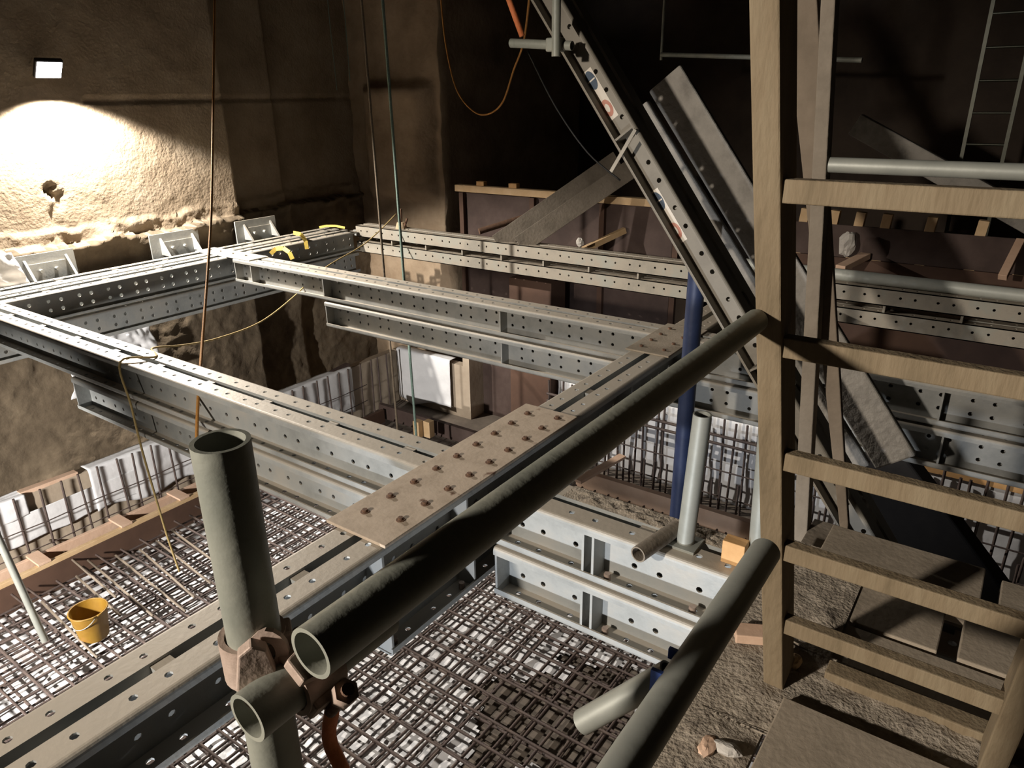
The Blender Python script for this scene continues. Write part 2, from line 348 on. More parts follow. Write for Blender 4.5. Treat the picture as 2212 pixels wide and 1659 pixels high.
# ------------------------------------------------------------------ raking strut and neighbours
_a, _b = P(1207, 110, y=3.87), P(1562, 720, y=3.87); SD = (_b-_a).normalized(); SN = V((-SD.z, 0, SD.x))
s0 = _a-SD*1.1+SN*.165; s0.y = 4.0
st = beam('raking_strut', 'tall raking steel strut with white stickers slanting down from top centre', s0, SD, 6.7, 'raking struts', ev=Y, en=SN, depth=.165, w=.11, gap=.04, stiff=(.05, 1.7, 3.2, 4.6), spacers=sp(6, .4), ph=.1, m='strut', cat='strut', lip=.021, webrows=(.5,), fholes=False)
def on_strut(px, py): return P(px, py, y=4.0-.02-.009-.0012)
def sticker(cx, cy, n):
    c = on_strut(cx, cy); b = MB(); hw = .036
    b.hexa([c-SD*n+SN*-hw, c+SD*n+SN*-hw, c+SD*n+SN*hw, c-SD*n+SN*hw]+[q+V((0, -.0012, 0)) for q in (c-SD*n+SN*-hw, c+SD*n+SN*-hw, c+SD*n+SN*hw, c-SD*n+SN*hw)])
    o = b.build('sticker', 'sticker', st, 'white oblong sticker')
    k = c+V((0, -.0022, 0))
    MB().ellipse(k-SD*n*.6, SD, SN, .058, .030).build('emblem', 'sticker_blue', o, 'dark blue oval emblem')
    q = MB(); q.add([k-SD*n*.6+SD*.004*a-SN*.026+V((0, -.0006, 0)) for a in (-1, 1)]+[k-SD*n*.6+SD*.004*a+SN*.026+V((0, -.0006, 0)) for a in (1, -1)], [(0, 1, 2, 3)]); q.build('emblem_bar', 'sticker', o)
    MB().ellipse(k+SD*n*.55, SD, SN, .052, .031).build('emblem', 'sticker_red', o, 'faded red oval emblem')
    MB().ellipse(k+SD*n*.55+V((0, -.0006, 0)), SD, SN, .026, .014).build('emblem_centre', 'sticker', o)
sticker(1296, 205, .16)
sticker(1442, 468, .17)
b = MB(); c = on_strut(1368, 322); b.bar(c-SN*.13+SD*.05-Y*.12, c+SN*.12-SD*.05-Y*.12, .02, .006, (0, 1, 0)); b.build('strap', 'steel_far', st)
# two cement-splashed boards beside the strut
for (lab, off, wd, pa, pb) in (('narrower cement-splashed grey board alongside the stickered strut', -.075, .14, (1402, 216), (1882, 1002)),
                               ('wide cement-splashed grey board just right of the narrower one', .135, .25, (1402, 200), (1890, 1012))):
    a = P(*pa, y=4.62); b_ = P(*pb, y=4.62); d = (b_-a).normalized(); n = d.cross(Y).normalized()
    n = n if n.x > 0 else -n
    mb = MB(); mb.bar(a+n*off, b_+n*off, .06, wd, n)
    tag(mb.build('raking_board', 'grey_board', bevel=.012), lab, 'board', 'raking boards')
mb = MB(); a = P(1848, 268, y=8.6); b_ = P(2300, 520, y=8.6); mb.bar(a, b_, .12, .22, (0, 0, 1)); tag(mb.build('raking_board', 'grey_board', bevel=.01), 'pale grey slanting board far back above the timber handrail', 'board')
mb = MB(); mb.bar(P(1760, 870, y=6.3), P(2125, 1365, y=6.3), .26, .78, V((.81, 0, .58))); tag(mb.build('shade_block', 'shade_paint', bevel=.02), 'broad black block added as painted shade behind the ladder rungs', 'strut')  # added black block, imitates the dark shade behind the rungs
# diagonal double brace on the far waling
for k, lab in ((0, 'left board of the double diagonal brace above far waling'), (1, 'right board of the double diagonal brace above far waling')):
    a = P(1074+k*48, 526+k*4, y=FY-.10); b_ = P(1335+k*54, 345+k*2, y=8.18)
    mb = MB(); mb.bar(a, b_, .222, .05, -(a+b_)); tag(mb.build('brace_board', 'timber_grey', bevel=.004), lab, 'board', 'diagonal brace boards')
# ------------------------------------------------------------------ blue prop, posts on the near beam
c = P(1493, 900, y=4.34)+V((-.04, 0, 0)); t = thing('steel_prop', (c.x, c.y, -4.4), 'dark blue round steel prop standing behind grey posts', 'prop')
MB().tube((c.x, c.y, -4.38), (c.x, c.y, -1.0), .055, 20).build('outer_tube', 'blue', t)
MB().tube((c.x, c.y, -1.0), (c.x, c.y, -.86), .062, 20).build('collar', 'blue', t)
MB().box((c.x-.08, c.y-.08, -4.4), (c.x+.08, c.y+.08, -4.38)).build('base_plate', 'blue', t)
for (bx, by, tx, ty, tz, lab) in ((-.921, 2.518, -.90, 2.527, -1.156, 'short grey post with open top standing on near beam beside the blue prop'), (-.636, 2.56, -.66, 2.56, -1.05, 'short grey post half hidden behind the ladder stile')):
    t = thing('grey_post', (bx, by, TZ), lab, 'post', 'posts on the near beam')
    MB().tube((bx, by, TZ+.012), (tx, ty, tz), .036, 20, hollow=.006).build('tube', 'tube_pale', t)
    MB().box((bx-.06, by-.06, TZ), (bx+.06, by+.06, TZ+.012)).build('base_plate', 'tube_pale', t)
a = P(1378, 1198, z=TZ+.036); b_ = P(1462, 1140, z=TZ+.036); tag(MB().tube(a, b_, .034, 18, hollow=.006).build('tube_offcut', 'timber_grey'), 'short tan tube lying on the near beam by open topped post', 'tube')
# ------------------------------------------------------------------ foreground guard rail
R = .0242
t = thing('scaffold_standard', (-.522, .305, -4.6), 'upright scaffold tube with open top, close to camera on the left', 'scaffold tube', 'guard rail tubes')
MB().tube((-.522, .305, -4.6), (-.513, .303, -.262), R, 40, hollow=.004).build('tube', 'tube', t)
t = thing('guard_rail', (-.42, .9, -.43), 'long diagonal scaffold tube used as top guard rail', 'scaffold tube', 'guard rail tubes')
RA = V((-.424, .297, -.434)); RB = V((-.424, 1.455, -.434))
MB().tube(RA, RB, R, 40, hollow=.004).build('tube', 'tube', t)
# couplers: two half shells, hinged flap, bolt and nut
def coupler(label, c, ax, off):
    c = V(c); ax = V(ax); t = thing('scaffold_coupler', c-Z*.03, label, 'coupler', 'couplers on the standard')
    e1 = ax.cross(V(off)).normalized(); e2 = V(off).normalized()
    MB().tube(c-ax*.022, c+ax*.022, R+.006, 28, hollow=.0055).build('shell', 'coupler', t)
    b = MB(); poly = [(-.03, -.012), (.0, -.018), (.034, -.012), (.042, .0), (.034, .012), (0, .018), (-.03, .012)]
    b.prism(poly, c+e2*(R+.008), c+e2*(R+.022), ax, e1); b.build('saddle', 'coupler', t, bevel=.002)
    b = MB(); b.bar(c+e1*(R+.004)-ax*.02, c+e1*(R+.004)+ax*.02, .014, .026, e2); b.build('flap', 'coupler', t, bevel=.003)
    p = c+e1*(R+.016); b = MB(); b.tube(p-e2*.012, p+e2*.040, .006, 12); b.build('bolt', 'rust', t)
    MB().tube(p+e2*.022, p+e2*.036, .012, 6).build('nut', 'coupler', t)
    return t
coupler('tan coupler clamped on the upright tube just under the guard rail', (-.5175, .3035, -.482), (0, 0, 1), (.75, -.5, 0))
coupler('rusty tan coupler joining the open ended stub to the guard rail', (-.468, .322, -.496), (0, 1, 0), (.55, 0, .8))
t = thing('tube_stub', (-.468, .3, -.53), 'short open ended tube stub clamped low on the upright tube', 'scaffold tube', 'guard rail tubes')
MB().tube((-.468, .256, -.496), (-.468, .42, -.496), .0232, 36, hollow=.004).build('tube', 'tube', t)
t = bpy.data.objects['scaffold_coupler']
b = MB(); c = V((-.487, .300, -.462)); n_ = V((.6, -.75, .1)).normalized(); e1 = n_.cross(Z).normalized(); k = []
for q in range(16): k.append((.018*math.cos(q*.3927), .024*math.sin(q*.3927)))
for sgn in (0, 1):
    o_ = c+n_*(.006*sgn)
    b.add([o_+e1*p[0]+Z*p[1] for p in k]+[o_+e1*p[0]*.35+Z*p[1]*.45 for p in k], [(q, (q+1) % 16, 16+(q+1) % 16, 16+q) for q in range(16)])
b.add([c+e1*p[0]+Z*p[1] for p in k]+[c+n_*.006+e1*p[0]+Z*p[1] for p in k], [(q, (q+1) % 16, 16+(q+1) % 16, 16+q) for q in range(16)])
b.build('eye_lug', 'coupler', t)
t = thing('mid_rail', (-.25, .6, -.73), 'lower grey guard rail tube running beside platform edge', 'scaffold tube', 'guard rail tubes')
MB().tube((-.2515, .1, -.70), (-.2515, 1.06, -.70), R, 32, hollow=.004).build('tube', 'tube_pale', t)
a = P(1258, 1560, y=.70); b_ = V((-.275, .735, -.715))
tag(MB().tube(a, b_, .018, 24, hollow=.003).build('tube_stub', 'tube_pale'), 'short pale tube stub sticking out left from lower guard rail', 'scaffold tube', 'guard rail tubes')
b = MB(); q = V((-.2515-R-.002, .70, -.705)); b.bar(q+Z*.02, q-Z*.028, .006, .016, X); b.bar(q+V((0, .05, .018)), q+V((0, .05, .002)), .006, .012, X); tag(b.build('tape_scrap', 'bluetape'), 'scrap of blue tape stuck on lower guard rail', 'tape')
mb = MB(); pts = [P(700+10*math.sin(i*.9)+i*4, 1470+i*24, y=.36) for i in range(10)]; mb.path(pts, .008, 8); tag(mb.build('hanging_strap', 'orange'), 'frayed orange strap hanging beneath the couplers', 'strap')
# ------------------------------------------------------------------ timber ladder
t = thing('timber_ladder', (-.08, 1.69, -1.5), 'home made timber ladder with flat rungs standing on platform', 'ladder')
lx = lambda z: -.325-.072*(z+1.5)
ly = lambda z: 1.69-.178*(z+1.5)
MB().bar((lx(-1.49), ly(-1.49)+.015, -1.49), (lx(.5), ly(.5)+.015, .5), .052, .105, (0, 1, 0)).build('stile', 'timber', t, bevel=.004)
MB().bar((.175, ly(-1.49)+.015, -1.49), (.235, ly(.5)+.015, .5), .052, .105, (0, 1, 0)).build('stile', 'timber', t, bevel=.004)
for z in (-.172, -.49, -.77, -1.03, -1.27):
    MB().bar((lx(z)+.024, ly(z)-.012, z), (.19, ly(z)-.012, z), .034, .044, (0, 0, 1)).build('rung', 'timber', t, bevel=.003)
# posts behind the ladder
def post(label, pts, y, w, m, h=.06):
    mb = MB(); q = [P(*p, y=y) for p in pts]; mb.bar(q[1], q[0], w[1], h, (0, 1, 0), w[0], h)
    return tag(mb.build('timber_post', m, bevel=.004), label, 'post', 'posts behind the ladder')
post('narrow timber post with pale right edge behind the ladder', [(1797, -60), (1732, 1163)], 2.60, (.042, .05), 'timber_grey')
post('grey board leaning behind the ladder stile, wider at top', [(1727, -60), (1826, 1150)], 2.655, (.10, .03), 'timber_dark', .03)
a = P(1792, 356, y=2.58); tag(MB().tube(a, a+V((1.4, 0, -.0)), .024, 20, hollow=.004).build('hand_rail', 'tube_pale'), 'pale hand rail tube behind the top ladder rung', 'scaffold tube')
# ------------------------------------------------------------------ platform
def board(label, a, b, m='deck', name='platform_board', cat='board', group='platform boards', bevel=.004):
    return tag(MB().box(a, b).build(name, m, bevel=bevel), label, cat, group)
PZ = -1.5
board('gritty edge board of platform below the lower guard rail', (-.485, -.6, PZ-.05), (-.305, 2.27, PZ))
board('broad grey plywood sheet on platform at bottom right corner', (-.285, .2, PZ+.014), (.9, 1.60, PZ+.034))
board('platform plank right behind the ladder foot', (-.30, 1.83, PZ-.05), (1.4, 2.04, PZ-.005))
board('left half of the middle platform plank', (-.30, 2.06, PZ-.05), (.02, 2.27, PZ-.004))
board('right half of the middle platform plank, past the dark gap', (.07, 2.06, PZ-.05), (1.4, 2.27, PZ-.002))
board('outermost platform plank over the near beam', (-.38, 2.29, PZ-.05), (.10, 2.55, PZ+.022))
board('outermost platform plank, right hand length', (.15, 2.29, PZ-.05), (1.4, 2.55, PZ-.002))
board('raw pine batten lying at the ladder foot', (-.22, 1.755, PZ-.02), (.9, 1.815, PZ+.03), 'timber')
for x, lab in ((-.42, 'dark timber bearer under the platform edge board'), (-.17, 'dark timber bearer under the middle of the platform planks'), (.7, 'dark timber bearer under platform planks at the right')):
    board(lab, (x-.05, -.6, TZ+.002), (x+.05, 2.68, PZ-.052), 'timber_grey', 'platform_bearer', 'timber', 'platform bearers')
def dirtf(u, v):
    x = -.485+.185*u; y = .1+2.3*v
    if v > .6: x = -.485+.75*u*(1 if y < 1.84 else .35)
    e = min(u, 1-u, v, 1-v)*6
    return (x, y, PZ+.001+min(1, e)*(.003+.014*max(0, nz(x, y, 0, 9))+.010*max(0, nz(x, y, 4, 34))))
o = MB().grid(dirtf, 50, 220).build('dirt', 'dirt'); o['kind'] = 'stuff'; o['label'] = 'gritty dirt scattered along platform edge and ladder foot'; o['category'] = 'dirt'
o = MB().grid(lambda u, v: (-1.55+1.2*u, 2.565+.115*v, TZ+.002+min(1, min(u, 1-u, v, 1-v)*8)*.03*max(0, nz(u*9, v*2, 3, 2.6))), 70, 12).build('debris', 'dirt'); o['kind'] = 'stuff'; o['label'] = 'crumbs of rubble lying on the near beam around the grey posts'; o['category'] = 'debris'
def rock(label, c, s, m, name, cat):
    mb = MB(); c = V(c); k = random.random()*50
    def f(u, v):
        th = u*6.2831853; ph = (v-.5)*math.pi; d = V((math.cos(th)*math.cos(ph), math.sin(th)*math.cos(ph), math.sin(ph)))
        rr = 1+.35*noise.noise(d*1.6+V((k, k, k))); return (c.x+d.x*s[0]*rr, c.y+d.y*s[1]*rr, c.z+d.z*s[2]*rr)
    mb.grid(f, 14, 8, False); return tag(mb.build(name, m), label, cat)
rock('white lump of rubble on platform edge at bottom', P(1572, 1618, z=PZ+.015), (.035, .02, .015), 'stone', 'rubble_lump', 'rubble')
rock('tan chip of timber beside the white rubble lump', P(1528, 1612, z=PZ+.012), (.02, .035, .01), 'pine', 'wood_chip', 'wood')
rock('small tan stone right of the ladder foot', P(1715, 1428, z=PZ+.02), (.02, .02, .02), 'pine_yellow', 'small_stone', 'stone')
mb = MB(); a = P(1628, 1372, z=PZ+.02); mb.bar(a-V((.05, .02, 0)), a+V((.05, .03, 0)), .06, .03); tag(mb.build('wood_offcut', 'pine', bevel=.003), 'orange pine offcut on platform left of the ladder foot', 'wood')
mb = MB(); a = P(1588, 1190, z=TZ+.05); mb.bar(a-X*.045, a+X*.045, .06, .10); tag(mb.build('wood_offcut', 'orange_ply', bevel=.003), 'orange wood block standing on near beam beside grey post', 'wood')
# ------------------------------------------------------------------ rebar mat
def rod_mesh(L, r, ax):
    mb = MB(); mb.tube(V((0, 0, 0))-ax*(L/2), ax*(L/2), r, 8); me = bpy.data.meshes.new('rod')
    me.from_pydata(mb.v, [], mb.f)
    for p, f in zip(me.polygons, mb.sm): p.use_smooth = f
    return me
def rods(name, label, group, L, r, ax, spots, m='rebar', cat='reinforcing bar'):
    me = rod_mesh(L, r, ax); me.materials.append(M[m]); first = None
    for c in spots:
        if first is None: first = bpy.data.objects.new(name, me); o = first
        else: o = first.copy()
        COL.objects.link(o); o.location = V(c); tag(o, label, cat, group)
        if m != 'rebar' or True:
            k = .002 if abs(ax.z) < .5 else .02; o.rotation_euler = (random.uniform(-k, k), random.uniform(-k, k), random.uniform(-.012, .012))
MZ = -4.38
rods('mat_bar', 'dark ribbed bar of the top mat running parallel to the near cross beam', 'top mat bars across', 7.2, .011, X, [(-3.60+random.uniform(-.1, .1), .7+.2*i+random.uniform(-.03, .03), MZ+random.uniform(-.006, .006)) for i in range(30)])
rods('mat_bar', 'dark ribbed bar of the top mat running away toward the white back wall', 'top mat bars lengthwise', 6.6, .011, Y, [(-7.1+.15*i+random.uniform(-.025, .025), 3.5, MZ-.022) for i in range(46)])
rods('mat_bar', 'dark bar of the bottom mat lying parallel to near cross beam', 'bottom mat bars across', 7.2, .012, X, [(-3.62, .78+.2*i+random.uniform(-.04, .04), MZ-.13) for i in range(30)])
rods('mat_bar', 'dark bar of the bottom mat lying lengthwise beneath', 'bottom mat bars lengthwise', 6.6, .012, Y, [(-7.03+.15*i+random.uniform(-.03, .03), 3.5, MZ-.152) for i in range(46)])
def shf(u, v):
    x = -7.30+7.45*u; y = .2+6.5*v
    return (x, y, -4.585+.012*nz(x, y, 0, 3)+.016*nz(x, y, 5, 9)+.010*abs(nz(x, y, 9, 22)))
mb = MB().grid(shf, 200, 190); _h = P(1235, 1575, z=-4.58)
def shade_gap(f):                        # sheet left out over one patch, bare dark slab imitates the shade
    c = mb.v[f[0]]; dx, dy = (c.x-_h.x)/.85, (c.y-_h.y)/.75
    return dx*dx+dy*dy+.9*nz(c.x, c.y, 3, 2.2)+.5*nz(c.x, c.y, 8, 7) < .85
mb.f = [f for f in mb.f if not shade_gap(f)]; mb.sm = mb.sm[:len(mb.f)]
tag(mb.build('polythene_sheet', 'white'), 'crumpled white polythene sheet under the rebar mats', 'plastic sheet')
# bar ends lying loose on the mat by the yellow formwork timber
for i, (p0, p1) in enumerate((((100, 1160), (250, 1290)), ((165, 1245), (260, 1330)), ((190, 1210), (330, 1330)), ((250, 1200), (400, 1320)), ((302, 1187), (420, 1290)), ((338, 1168), (455, 1260)), ((372, 1146), (500, 1240)), ((90, 1300), (210, 1420)))):
    tag(MB().path([P(*p0, z=MZ+.03), P(*p1, z=MZ+.03)], .012, 8).build('loose_bar', 'rebar_pale'), 'pale bar end lying loose on the mat by the yellow formwork timber', 'reinforcing bar', 'loose bar ends')
# chairs/thin pole leaning at the left edge
a = P(98, 1385, z=MZ+.03); b_ = P(-60, 1040, x=a.x-.35); tag(MB().tube(b_, a, .03, 16).build('leaning_pole', 'tube_pale'), 'pale pole leaning from the mat at left picture edge', 'pole')
# bucket
bc = P(205, 1372, z=MZ+.012); t = thing('bucket', bc, 'dirty yellow bucket standing on the rebar mat', 'bucket')
mb = MB(); mb.tube(bc, bc+Z*.28, .115, 32, .15, caps=False); mb.tube(bc+Z*.012, bc+Z*.28, .109, 32, .144, caps=False); mb.ellipse(bc+Z*.012, X, Y, .112, .112, 32)
mb.build('body', 'bucket', t)
mb = MB(); mb.path([bc+Z*.275+V((.152*math.cos(q*.2618), .152*math.sin(q*.2618), 0)) for q in range(25)], .008, 8); mb.build('rim', 'bucket', t)
mb = MB(); mb.path([bc+Z*.26+V((.155*math.cos(q*.2618), -.02-.12*math.sin(q*.2618), -.10*math.sin(q*.2618))) for q in range(13)], .004, 6); mb.build('handle', 'steel', t)
# ------------------------------------------------------------------ kerb walls, sheets, formwork
struct('wall_kerb', MB().grid(lambda u, v: (-7.9+.02*nz(0, u*9, v*2, 2), .6+7.3*u, -4.6+.85*v), 60, 8).box((-8.05, .6, -4.6), (-7.93, 7.9, -3.76)), 'kerb')
struct('wall_kerb_back', MB().box((-8.0, 7.92, -4.6), (-6.55, 8.05, -3.75)).box((-6.55, 7.92, -4.6), (-6.43, 8.5, -3.5)).box((-6.45, 8.45, -4.6), (-5.4, 8.6, -3.4)), 'kerb')
def drape(label, y0, y1, drop, x=-7.87, axis='y', top=-3.73):
    def f(u, v):
        y = y0+(y1-y0)*u; w = .02*math.sin(y*9)+.025*nz(y, v*2, 0, 3)
        s = v*(drop+.22)*(1-.25*abs(nz(y, 1, 0, 1.7)))
        if s < .16 and top > -3.9: q = (x-.13+s, y, top+.015+.01*nz(y, s*9, 1, 4))
        else: q = (x+.025+w*(s-.1), y, top-(s-.16))
        return q if axis == 'y' else (q[1], 7.9-.02-(q[0]-x), q[2])
    tag(MB().grid(f, 60, 24).build('polythene_sheet', 'white', solid=.003), label, 'plastic sheet', 'white polythene sheets')
drape('white polythene draped over the left kerb wall behind the upright bars', 3.05, 5.2, .55)
drape('white polythene draped over kerb wall at left picture edge', 1.3, 2.42, .16)
drape('loose white polythene strip across middle of the left kerb wall', 2.0, 3.6, .10, top=-4.08)
drape('dull white polythene on the kerb wall further along', 5.5, 6.9, .75)
drape('bright white polythene hung over the back kerb corner', -7.85, -6.75, .82, axis='x', top=-3.70)
c0 = P(40, 1068, x=-7.95); c1 = P(165, 1022, x=-7.95); tag(MB().bar(c0, c1, .09, .06).build('capping_timber', 'pine', bevel=.004), 'pinkish timber on top of the left kerb wall', 'timber')
c0 = P(690, 820, x=-7.95); c1 = P(752, 788, x=-7.95); tag(MB().bar(c0, c1, .09, .06).build('capping_timber', 'ply', bevel=.004), 'brown timber on kerb wall left of the hanging white sheet', 'timber')
tag(MB().box((-7.385, .5, -4.312), (-7.335, 4.3, -4.262)).build('formwork_timber', 'pine_yellow', bevel=.004), 'long yellow timber edging the rebar mat on the left', 'timber', 'formwork timbers')
tag(MB().box((-7.60, .5, -4.6), (-7.55, 4.3, -4.265)).build('formwork_timber', 'pine', bevel=.004), 'long pinkish timber behind the yellow edging timber', 'timber', 'formwork timbers')
tag(MB().box((-7.39, .5, -4.6), (-7.335, 7.0, -4.315)).build('formwork_board', 'ply_dark', bevel=.004), 'dark brown edge board under the yellow timber', 'board')
for (px, py), lab in (((105, 1225), 'pink packing slat across both formwork timbers, nearest picture edge'), ((285, 1143), 'pink packing slat across both formwork timbers, in the middle'), ((405, 1082), 'pink packing slat across both formwork timbers, beside upright tube')):
    y = P(px, py, z=-4.27).y; tag(MB().box((-7.61, y-.06, -4.260), (-7.33, y+.06, -4.236)).build('packing_slat', 'pine', bevel=.003), lab, 'timber', 'packing slats')
rods('starter_bar', 'upright starter bar in front of the left kerb wall', 'left starter bars', .95, .012, Z, [(-7.68, 1.9+.2*i+random.uniform(-.04, .04), -4.115) for i in range(29)])
for z in (-4.25, -4.0): tag(MB().path([(-7.66, 1.5+.5*i, z+.015*(i % 2)) for i in range(12)], .006, 6).build('tie_bar', 'rebar'), 'thin horizontal tie bar at %s of the left starter bars' % ('foot' if z < -4.1 else 'mid height'), 'reinforcing bar')
# back white wall with rebar cage
def bw(u, v):
    x = -4.75+7.4*u; z = -4.6+1.1*v; return (x, 7.72+.02*nz(x, z, 0, 4), z)
tag(MB().grid(bw, 120, 16).build('polythene_sheet', 'white', solid=.02), 'long white polythene wall lining behind the upright rebar cage', 'plastic sheet')
tag(MB().box((-1.2, 7.66, -3.56), (2.6, 7.80, -3.44)).build('capping_timber', 'orange_ply', bevel=.004), 'orange timber capping on the white back lining at right', 'timber')
tag(MB().box((-5.45, 7.6, -4.6), (-4.8, 7.95, -2.2)).build('steel_stanchion', 'ply_dark', bevel=.01), 'dark brown square stanchion left of the white back lining', 'post')
rods('cage_bar', 'upright bar of rebar cage before the white back lining', 'back cage bars', 1.15, .014, Z, [(-4.7+.135*i+random.uniform(-.035, .035), 7.5+random.uniform(-.05, .05), -4.02) for i in range(50)])
rods('cage_bar', 'shorter upright bar standing in the front row of the back rebar cage', 'front cage bars', .55, .013, Z, [(-4.6+.17*i+random.uniform(-.05, .05), 7.2+random.uniform(-.05, .05), -4.32) for i in range(38)])
for z, lab in ((-3.62, 'top'), (-3.72, 'second'), (-4.05, 'third'), (-4.38, 'bottom')):
    tag(MB().tube((-4.75, 7.44, z), (2.6, 7.44, z), .018 if z > -3.9 else .009, 8).build('cage_bar', 'rebar'), '%s horizontal bar of the rebar cage before the white back lining' % lab, 'reinforcing bar')
a = P(1262, 1038, z=-4.33); b_ = P(1600, 1148, z=-4.33)
tag(MB().box((a.x-.1, 6.78, -4.42), (.6, 6.86, -4.20)).build('formwork_timber', 'pine', bevel=.004), 'pinkish board at the foot of the back rebar cage', 'timber', 'formwork timbers')
mb = MB(); mb.bar(P(1248, 1040, z=-4.12), P(1345, 985, z=-4.1), .10, .035); tag(mb.build('wood_offcut', 'pine', bevel=.003), 'loose pine board end lying over back foot board', 'wood')
for px, lab in ((905, 'left one of two tan timber stubs at the back corner'), (928, 'right one of two tan timber stubs at the back corner')):
    a = P(px, 940, z=-4.35); tag(MB().box((a.x-.06, a.y-.05, -4.37), (a.x+.05, a.y+.05, -4.13)).build('timber_stub', 'pine_yellow', bevel=.004), lab, 'timber', 'timber stubs')
tag(MB().box((-7.5, 7.05, -4.5), (-5.6, 7.12, -4.28)).build('formwork_board', 'ply', bevel=.004), 'rusty brown board at foot of the back kerb corner', 'board')
# ------------------------------------------------------------------ far shutters
SY = 8.25
t = thing('plywood_shutter', (-5.2, SY, -4.6), 'plywood shutter panel with yellow top rail behind the far walings', 'shutter', 'plywood shutters')
z1 = -1.16
for i, (xa, xb) in enumerate(((-6.7, -5.55), (-5.5, -4.5), (-4.45, -3.5))):
    MB().box((xa, SY, -4.6), (xb, SY+.03, z1-.09)).build('panel', 'ply', t)
MB().box((-6.8, SY-.05, z1-.09), (-5.05, SY+.06, z1)).build('top_rail', 'pine_yellow', t, 'yellow timber rail', bevel=.004)
MB().box((-4.65, SY-.05, z1-.10), (-3.45, SY+.06, z1-.01)).build('top_rail', 'pine_yellow', t, 'yellow timber rail', bevel=.004)
for x in (-6.45, -5.9): MB().box((x, SY+.0, z1), (x+.13, SY+.08, z1+.06)).build('block', 'orange_ply', t, bevel=.003)
for i, x in enumerate((-6.72, -5.52, -4.47, -3.47)): MB().box((x, SY-.06, -4.6), (x+.07, SY, z1-.10)).build('stud', 'ply_dark', t)
mb = MB(); mb.bar(P(1260, 540, y=7.7), P(1350, 497, y=8.15), .07, .07); tag(mb.build('wedge_timber', 'pine_yellow', bevel=.004), 'yellow wedge timber between far waling and plywood shutter', 'timber')
mb = MB(); mb.tube(P(1035, 500, y=7.7), P(1130, 470, y=8.2), .04, 14); tag(mb.build('pipe_end', 'rust'), 'brown pipe end poking out left of the diagonal brace', 'pipe')
rock('pale foam blob on the far waling by the wedge timber', P(1253, 523, y=7.45), (.05, .04, .05), 'stone', 'foam_blob', 'rubble')
t = thing('plywood_shutter', (-.4, SY, -4.6), 'dark plywood shutter with projecting studs at right, above the far waling', 'shutter', 'plywood shutters')
zr = -1.30
MB().box((-2.2, SY, zr-.33), (.02, SY+.03, zr-.0)).build('panel', 'ply', t)
MB().box((-2.2, SY-.012, -4.6), (1.6, SY+.03, zr-.335)).build('panel', 'ply_dark', t)
for x in (-2.05, -1.75, -1.50, -1.25, -.85, -.42, -.02): MB().bar((x-.03, SY+.05, -1.9), (x+.03, SY+.05, zr+.14), .09, .09, (0, 1, 0)).build('stud', 'pine_yellow', t, bevel=.004)
mb = MB(); mb.bar(P(2165, 600, y=7.75), P(2205, 520, y=8.15), .07, .06, (0, 0, 1)); tag(mb.build('wedge_timber', 'pine', bevel=.004), 'pale pine strut propping the dark shutter at right', 'timber')
mb = MB(); mb.bar(P(1815, 580, y=7.7), P(1870, 552, y=8.2), .10, .06, (0, 0, 1)); tag(mb.build('wedge_timber', 'pine', bevel=.004), 'pale pine wedge at left foot of the dark shutter', 'timber')
rock('crumpled white bag hanging at left end of the dark shutter', P(1830, 527, y=8.1), (.08, .06, .13), 'stone', 'plastic_bag', 'bag')
tag(MB().tube((-2.38, FY-.02, -1.62), (1.7, FY-.02, -1.62), .055, 20).build('pale_pipe', 'pipe_pale'), 'thick pale pipe lying along the far waling at right', 'pipe')
# ------------------------------------------------------------------ wall lamp and brackets
lc = P(106, 151, x=-8.52); t = thing('flood_lamp', lc+V((-.3, 0, -.1)), 'bright floodlight fixed high on the left wall', 'lamp')
ld = V((.80, -.15, -.58)).normalized(); lu = V((0, 1, 0)); lw = ld.cross(lu).normalized()
mb = MB(); c = lc
mb.hexa([c+lu*a*.135+lw*b*.10-ld*.06*k for k in (0, 1) for a, b in ((-1, -1), (1, -1), (1, 1), (-1, 1))]); mb.build('housing', 'black', t, bevel=.01)
mb = MB(); mb.hexa([c+ld*.008+lu*a*.12+lw*b*.085-ld*.01*k for k in (0, 1) for a, b in ((-1, -1), (1, -1), (1, 1), (-1, 1))]); mb.build('lens', 'lamp', t)
mb = MB(); mb.box((-8.76, c.y-.03, c.z-.02), (c.x-.04, c.y+.03, c.z+.03)); mb.build('bracket', 'steel', t)
for (px, py, lab) in ((105, 588, 'steel wall bracket behind the wall waling, nearest left edge'), (385, 528, 'steel wall bracket with two gussets beside the lit cross beam end'), (560, 500, 'dim steel wall bracket beyond the lit cross beam end')):
    y = P(px, py, x=-8.55).y; t = thing('wall_bracket', (-8.6, y, -1.75), lab, 'bracket', 'wall brackets')
    MB().box((-8.62, y-.32, -1.80), (-8.60, y+.32, -1.50)).build('back_plate', 'steel', t)
    MB().box((-8.60, y-.16, -1.78), (-8.585, y+.24, -1.60)).build('packing_plate', 'steel', t)
    for q in (-.2, .22): 
        mb = MB(); mb.prism([(0, 0), (.16, 0), (0, .2)], V((-8.60, y+q, -1.75)), V((-8.60, y+q+.025, -1.75)), X, Z); mb.build('gusset', 'steel', t)
    for q in (-.06, .1): MB().tube((-8.585, y+q, -1.68), (-8.54, y+q, -1.68), .02, 10).build('bolt', 'steel', t)
def sheetw(u, v):
    y = 3.40+1.0*u-.10*v; z = -2.08-1.0*v; return (-8.40+.05*nz(y, z, 0, 6)+.03*nz(y, z, 0, 15)+.06*v, y+.1*nz(y, z, 3, 3), z)
tag(MB().grid(sheetw, 60, 60).build('polythene_sheet', 'white', solid=.003), 'crinkled silvery sheet hanging on rough wall below the wall waling', 'plastic sheet')
